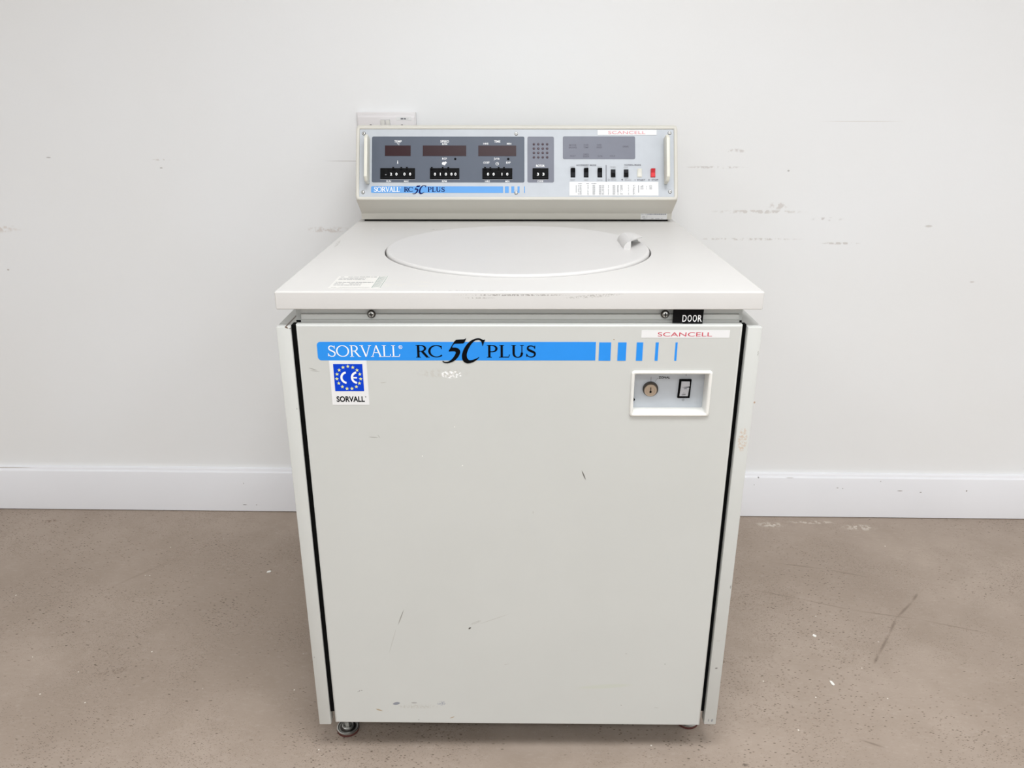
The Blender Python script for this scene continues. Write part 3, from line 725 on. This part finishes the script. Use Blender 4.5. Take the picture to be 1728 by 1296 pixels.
# band and brand lettering on the console
cb('blue_sheen').rect(CU(626), CU(849), CV(325), CV(314), P1, .0022, corners=(0, 0, 1, 1)).obj('stripe', con, label='blue stripe lightened by a painted sheen')
for x0, x1 in ((852, 858.7), (862.8, 867.8), (873.4, 876.8), (884.6, 886)):
    cb('blue_sheen').rect(CU(x0), CU(x1), CV(325), CV(314), P1).obj('stripe_block', con)
b = cb('white'); roman(b, 'SORVALL', CU(631), CU(674), CV(323.4), .0110, P2, .0017, .0010); ring(b, CU(675.5), CV(316.5), .0008, .0013, P2)
b.obj('lettering', con, label='white serif lettering SORVALL', recalc=False)
b = cb('navy'); roman(b, 'RC', CU(682), CU(696.5), CV(323.4), .0108, P2, .0023, .0010); b.obj('lettering', con, label='navy serif lettering RC', recalc=False)
b = cb('navy'); five_c(b, CU(696), CU(719.5), CV(327.3), CV(311.8), P3); b.obj('lettering', con, label='navy italic lettering 5C', recalc=False)
b = cb('navy'); roman(b, 'PLUS', CU(722), CU(750), CV(323.4), .0108, P2, .0023, .0010)
b.obj('lettering', con, label='navy serif lettering PLUS', recalc=False)
# legends
b = cb(['white']); TX = lambda s_, px, py, h, wd, al='c', m=0, bo=.015: text(b, s_, CU(px), CV(py), h*.0013265, P2, width=wd*.0013085 if wd else None, align=al, m=m, bold=bo)
TX('TEMP', 671, 240.2, 4.0, 12.5); TX('°C', 671.5, 244.2, 3.0, 4.5)
TX('SPEED', 750, 240.2, 4.2, 14.5); TX('RPM', 750, 244.2, 3.0, 8.5)
TX('TIME', 839, 240.2, 4.0, 10.5); TX('HRS', 819.7, 243.6, 3.2, 8.5); TX('MIN', 859, 243.6, 3.2, 7.5)
TX('RCF', 749.8, 269, 3.2, 7.8); TX('∫ω²dt', 838, 269, 3.4, 9.5); TX('COEF', 820.7, 275.6, 3.4, 10.5); TX('EXP', 857.8, 275.6, 3.4, 7.5)
TX('RUN', 655.7, 307, 3.0, 8); TX('MAX', 685.5, 307, 3.0, 8); TX('RPM', 749.7, 307, 3.0, 8); TX('HRS', 822.5, 307, 3.0, 8); TX('MIN', 856, 307, 3.0, 7)
TX('ROTOR', 912, 281.3, 3.9, 14.5, bo=.03); TX('CODE', 911.8, 306.8, 3.0, 10)
u, v = CU(670.6), CV(274); b.rect(u-.0006, u+.0006, v-.0005, v+.0045, P2, 0, 0, 0); ring(b, u, v-.0012, 0, .0014, P2)
u, v = CU(749.5), CV(275.5); b.flat([(u-.0055, v+.001), (u-.003, v+.0035), (u+.0010, v+.0030), (u+.0022, v+.0048), (u+.0060, v+.0018), (u+.0030, v-.0010), (u+.0010, v-.0045), (u-.0030, v-.0030), (u-.0052, v-.0020)], P2, 0, 0)
u, v = CU(839), CV(276); ring(b, u, v, .0028, .0036, P2); b.rect(u-.0004, u+.0004, v-.0004, v+.0020, P2, 0, 0, 0); b.rect(u, u+.0014, v-.0004, v+.0004, P2, 0, 0, 0)
b.obj('legend_lettering', con, label='white printed legends TEMP, SPEED, TIME and ROTOR', kind='stuff', recalc=False)
b = cb(['dimink']); 
for s_, x, y, wd in (('MOTOR', 967, 245.8, 12), ('BRUSHES', 967, 249.8, 13.5), ('OVER', 989.3, 245.5, 8.5), ('TEMP', 989.3, 249.6, 8.5), ('OVER', 1011.7, 245.5, 8), ('SPEED', 1011.7, 249.6, 9.5), ('DRIVE', 1056.5, 248, 9.5), ('FAULT', 967, 264, 9.5), ('CHECK', 989.3, 261.2, 10), ('SENSOR', 989.3, 264.9, 10.5), ('∫ω²dt', 1013, 264, 8), ('HOLD', 1034, 264, 9)):
    TX(s_, x, y, 2.8, wd, bo=.01)
b.obj('legend_lettering', con, label='faint dark legends on the warning overlay', kind='stuff', recalc=False)
b = cb(['greyink', 'fadeink'])
TX('ACCESSORY MODE', 989.5, 279.5, 2.8, 34); TX('NORMAL MODE', 1068, 279, 2.8, 28)
for s_, x, y, wd in (('RPM', 966.5, 283, 7), ('OFF', 989.5, 283, 7), ('OUT', 1012, 283, 7), ('TIMED', 1034.5, 283, 10), ('OFF', 1056.5, 283, 7), ('RCF', 966.7, 304.5, 7.5), ('ARC', 989.3, 304.5, 7.5), ('∫ω²dt', 1012.3, 304.5, 9.5), ('HOLD', 1035.5, 304.3, 9.5), ('BRAKE', 1060, 304.3, 11)):
    TX(s_, x, y, 2.8, wd, m=1, bo=0)
ring(b, CU(1027.5), CV(302.8), .0015, .0020, P2, m=0); b.flat([(CU(1048.5), CV(302)), (CU(1051), CV(301)), (CU(1052), CV(303)), (CU(1050), CV(304.5))], P2, 0, 0)
TX('START', 1082.5, 304.4, 3.0, 13.5, m=0); TX('STOP', 1105.6, 304.3, 3.0, 11, m=0); TX('I', 1072, 304.4, 2.8, .8, m=0); ring(b, CU(1095.6), CV(302.8), .0010, .0018, P2, m=0)
b.obj('legend_lettering', con, label='grey printed legends around the rocker switches', kind='stuff', recalc=False)
cb('greyink').rect(CU(1022.6), CU(1023.9), CV(306), CV(278), P1).obj('divider_line', con)
b = cb(['paper', 'pinkink']); b.rect(CU(1009), CU(1109), CV(227.3), CV(218.5), P2, .0004, 0)
text(b, 'SCANCELL', CU(1027), CV(225.6), .0068, P2-.0003, width=.0825, m=1)
b.obj('name_sticker', con, label='white strip sticker reading SCANCELL in faded red', recalc=False)
b = cb(['paper', 'fadeink', 'greyink']); b.rect(CU(961), CU(1111.5), CV(329.5), CV(306.3), P2, .0004, 0); P4 = P2-.0004
for k, (x0, x1, dens) in enumerate(((975.5, 977.5, .9), (978.5, 981.5, .95), (991.5, 993.5, .9), (1000, 1004.5, .95), (1011, 1015, .9), (1016, 1019.5, .9), (1026, 1027.5, .85), (1034, 1038.5, .9), (1042, 1044, .9), (1047, 1051, .8), (1060, 1061.5, .9), (1068, 1072, .8))):
    for r_ in range(12):
        dashes(b, CU(x0), CU(x1), CV(328-1.42*r_), .0011, P4, 1, k*31+r_, dens)
for k, (x0, x1) in enumerate(((1081, 1086), (1091, 1092.3), (1096, 1100.5))):
    for r_ in range(5): dashes(b, CU(x0), CU(x1), CV(312.5+1.6*r_), .0011, P4, 1, 500+k*9+r_, .9)
for x0, x1 in ((971.8, 972.8), (1042.2, 1043.2), (1077.2, 1078.4)): b.rect(CU(x0), CU(x1), CV(324.5), CV(312), P4, 0, 1, 0)
for x0, x1 in ((976, 982.5), (989.5, 994), (998, 1006.5)): dashes(b, CU(x0), CU(x1), CV(309.6), .0013, P4, 2, int(x0), 1)
b.obj('rotor_chart_sticker', con, label='white chart sticker of fine grey columns', recalc=False)
b = B(['paper', 'fadeink', 'greyink']); b.rect(.2840, .3445, .8930, .9070, .6726, 0, 0)
dashes(b, .2850, .2980, .9045, .0011, .6724, 1, 3, .9); dashes(b, .2990, .3425, .9043, .0016, .6724, 2, 4, .95); dashes(b, .2900, .2960, .8945, .0010, .6724, 1, 5); dashes(b, .3050, .3350, .8945, .0011, .6724, 1, 6)
b.rect(.2983, .2988, .8945, .9025, .6724, 0, 1, 0)
b.ribbon([(.2878, .8975), (.2890, .9010), (.2900, .8975), (.2912, .9012), (.2922, .8978), (.2932, .9000), (.2940, .8975)], lambda d, u: .0007, .6724, 2)
b.obj('asset_sticker', con, label='small white sticker on the console foot', recalc=False)

# ------------------------------------------------------------------ wall socket
b = B('socket'); sx0, sx1, sz1 = wl(-.3935), wl(-.2475), 1.1205; sz0 = sz1-.086
b.box(sx0, sx1, WALLY-.012, WALLY, sz0, sz1, .0025, 3)
b.prism([(WALLY-.012, sz1-.0065), (WALLY-.0155, sz1-.012), (WALLY-.0155, sz0+.012), (WALLY-.012, sz0+.006)], sx0+.003, sx1-.003, 'x', .0012, 2)
so = b.obj('wall_socket')
so['label'] = 'white double power socket on the wall behind the left of the console'; so['category'] = 'socket'
for u in (-.3292, -.3166):
    b = B('fadeink'); x = wl(u); b.box(x-.0056, x+.0056, WALLY-.0158, WALLY-.0150, 1.0780, 1.1028); b.mats.append('bezel'); b.cur = 1
    b.prism([(WALLY-.0150, 1.0790), (WALLY-.0175, 1.0790), (WALLY-.0165, 1.0900), (WALLY-.0205, 1.1020), (WALLY-.0150, 1.1020)], x-.0050, x+.0050, 'x', .0006, 2)
    b.obj('switch', so)
for u in (-.3595, -.2820):
    b = B('dark'); x = wl(u); b.box(x-.0022, x+.0022, WALLY-.0158, WALLY-.0150, 1.0815, 1.0915)
    for dx in (-.011, .011): b.box(x+dx-.0032, x+dx+.0032, WALLY-.0158, WALLY-.0150, 1.0640, 1.0675)
    b.obj('outlet_holes', so, label='dark pin holes of one outlet')
b = B(['paper', 'greyink']); x = wl(-.2765); b.rect(x-.0185, x+.0185, 1.1015, 1.1095, WALLY-.0160)
dashes(b, x-.008, x+.006, 1.1035, .0032, WALLY-.0163, 1, 11, 1); text(b, '1', x+.010, 1.1035, .0034, WALLY-.0163, m=1)
b.obj('circuit_label', so, label='small white printed label', recalc=False)

# ------------------------------------------------------------------ flakes on the floor
def flake(x, y, sx, sy, ang, lab, seed):
    rr = random.Random(seed); n = 9
    pts = [(sx*math.cos(2*PI*i/n)*rr.uniform(.75, 1.1), sy*math.sin(2*PI*i/n)*rr.uniform(.75, 1.1)) for i in range(n)]
    b = B('chip'); b.prism(pts, 0, .0018, 'z', .0004, 1)
    o = b.obj('paint_flake'); v = fl(x, y); o.location = (v[0], v[1], 0); o.rotation_euler = (0, 0, ang)
    o['label'] = lab; o['category'] = 'flake'
flake(-.6406, .590, .0065, .0040, .5, 'small oval white flake on the concrete to the left of the machine', 1)
flake(.6825, .336, .0042, .0048, .2, 'small round white flake on the concrete to the right, nearer the wall', 2)
flake(.6642, .183, .0035, .0085, .25, 'slim white flake on the concrete to the right, farther from the wall', 3)
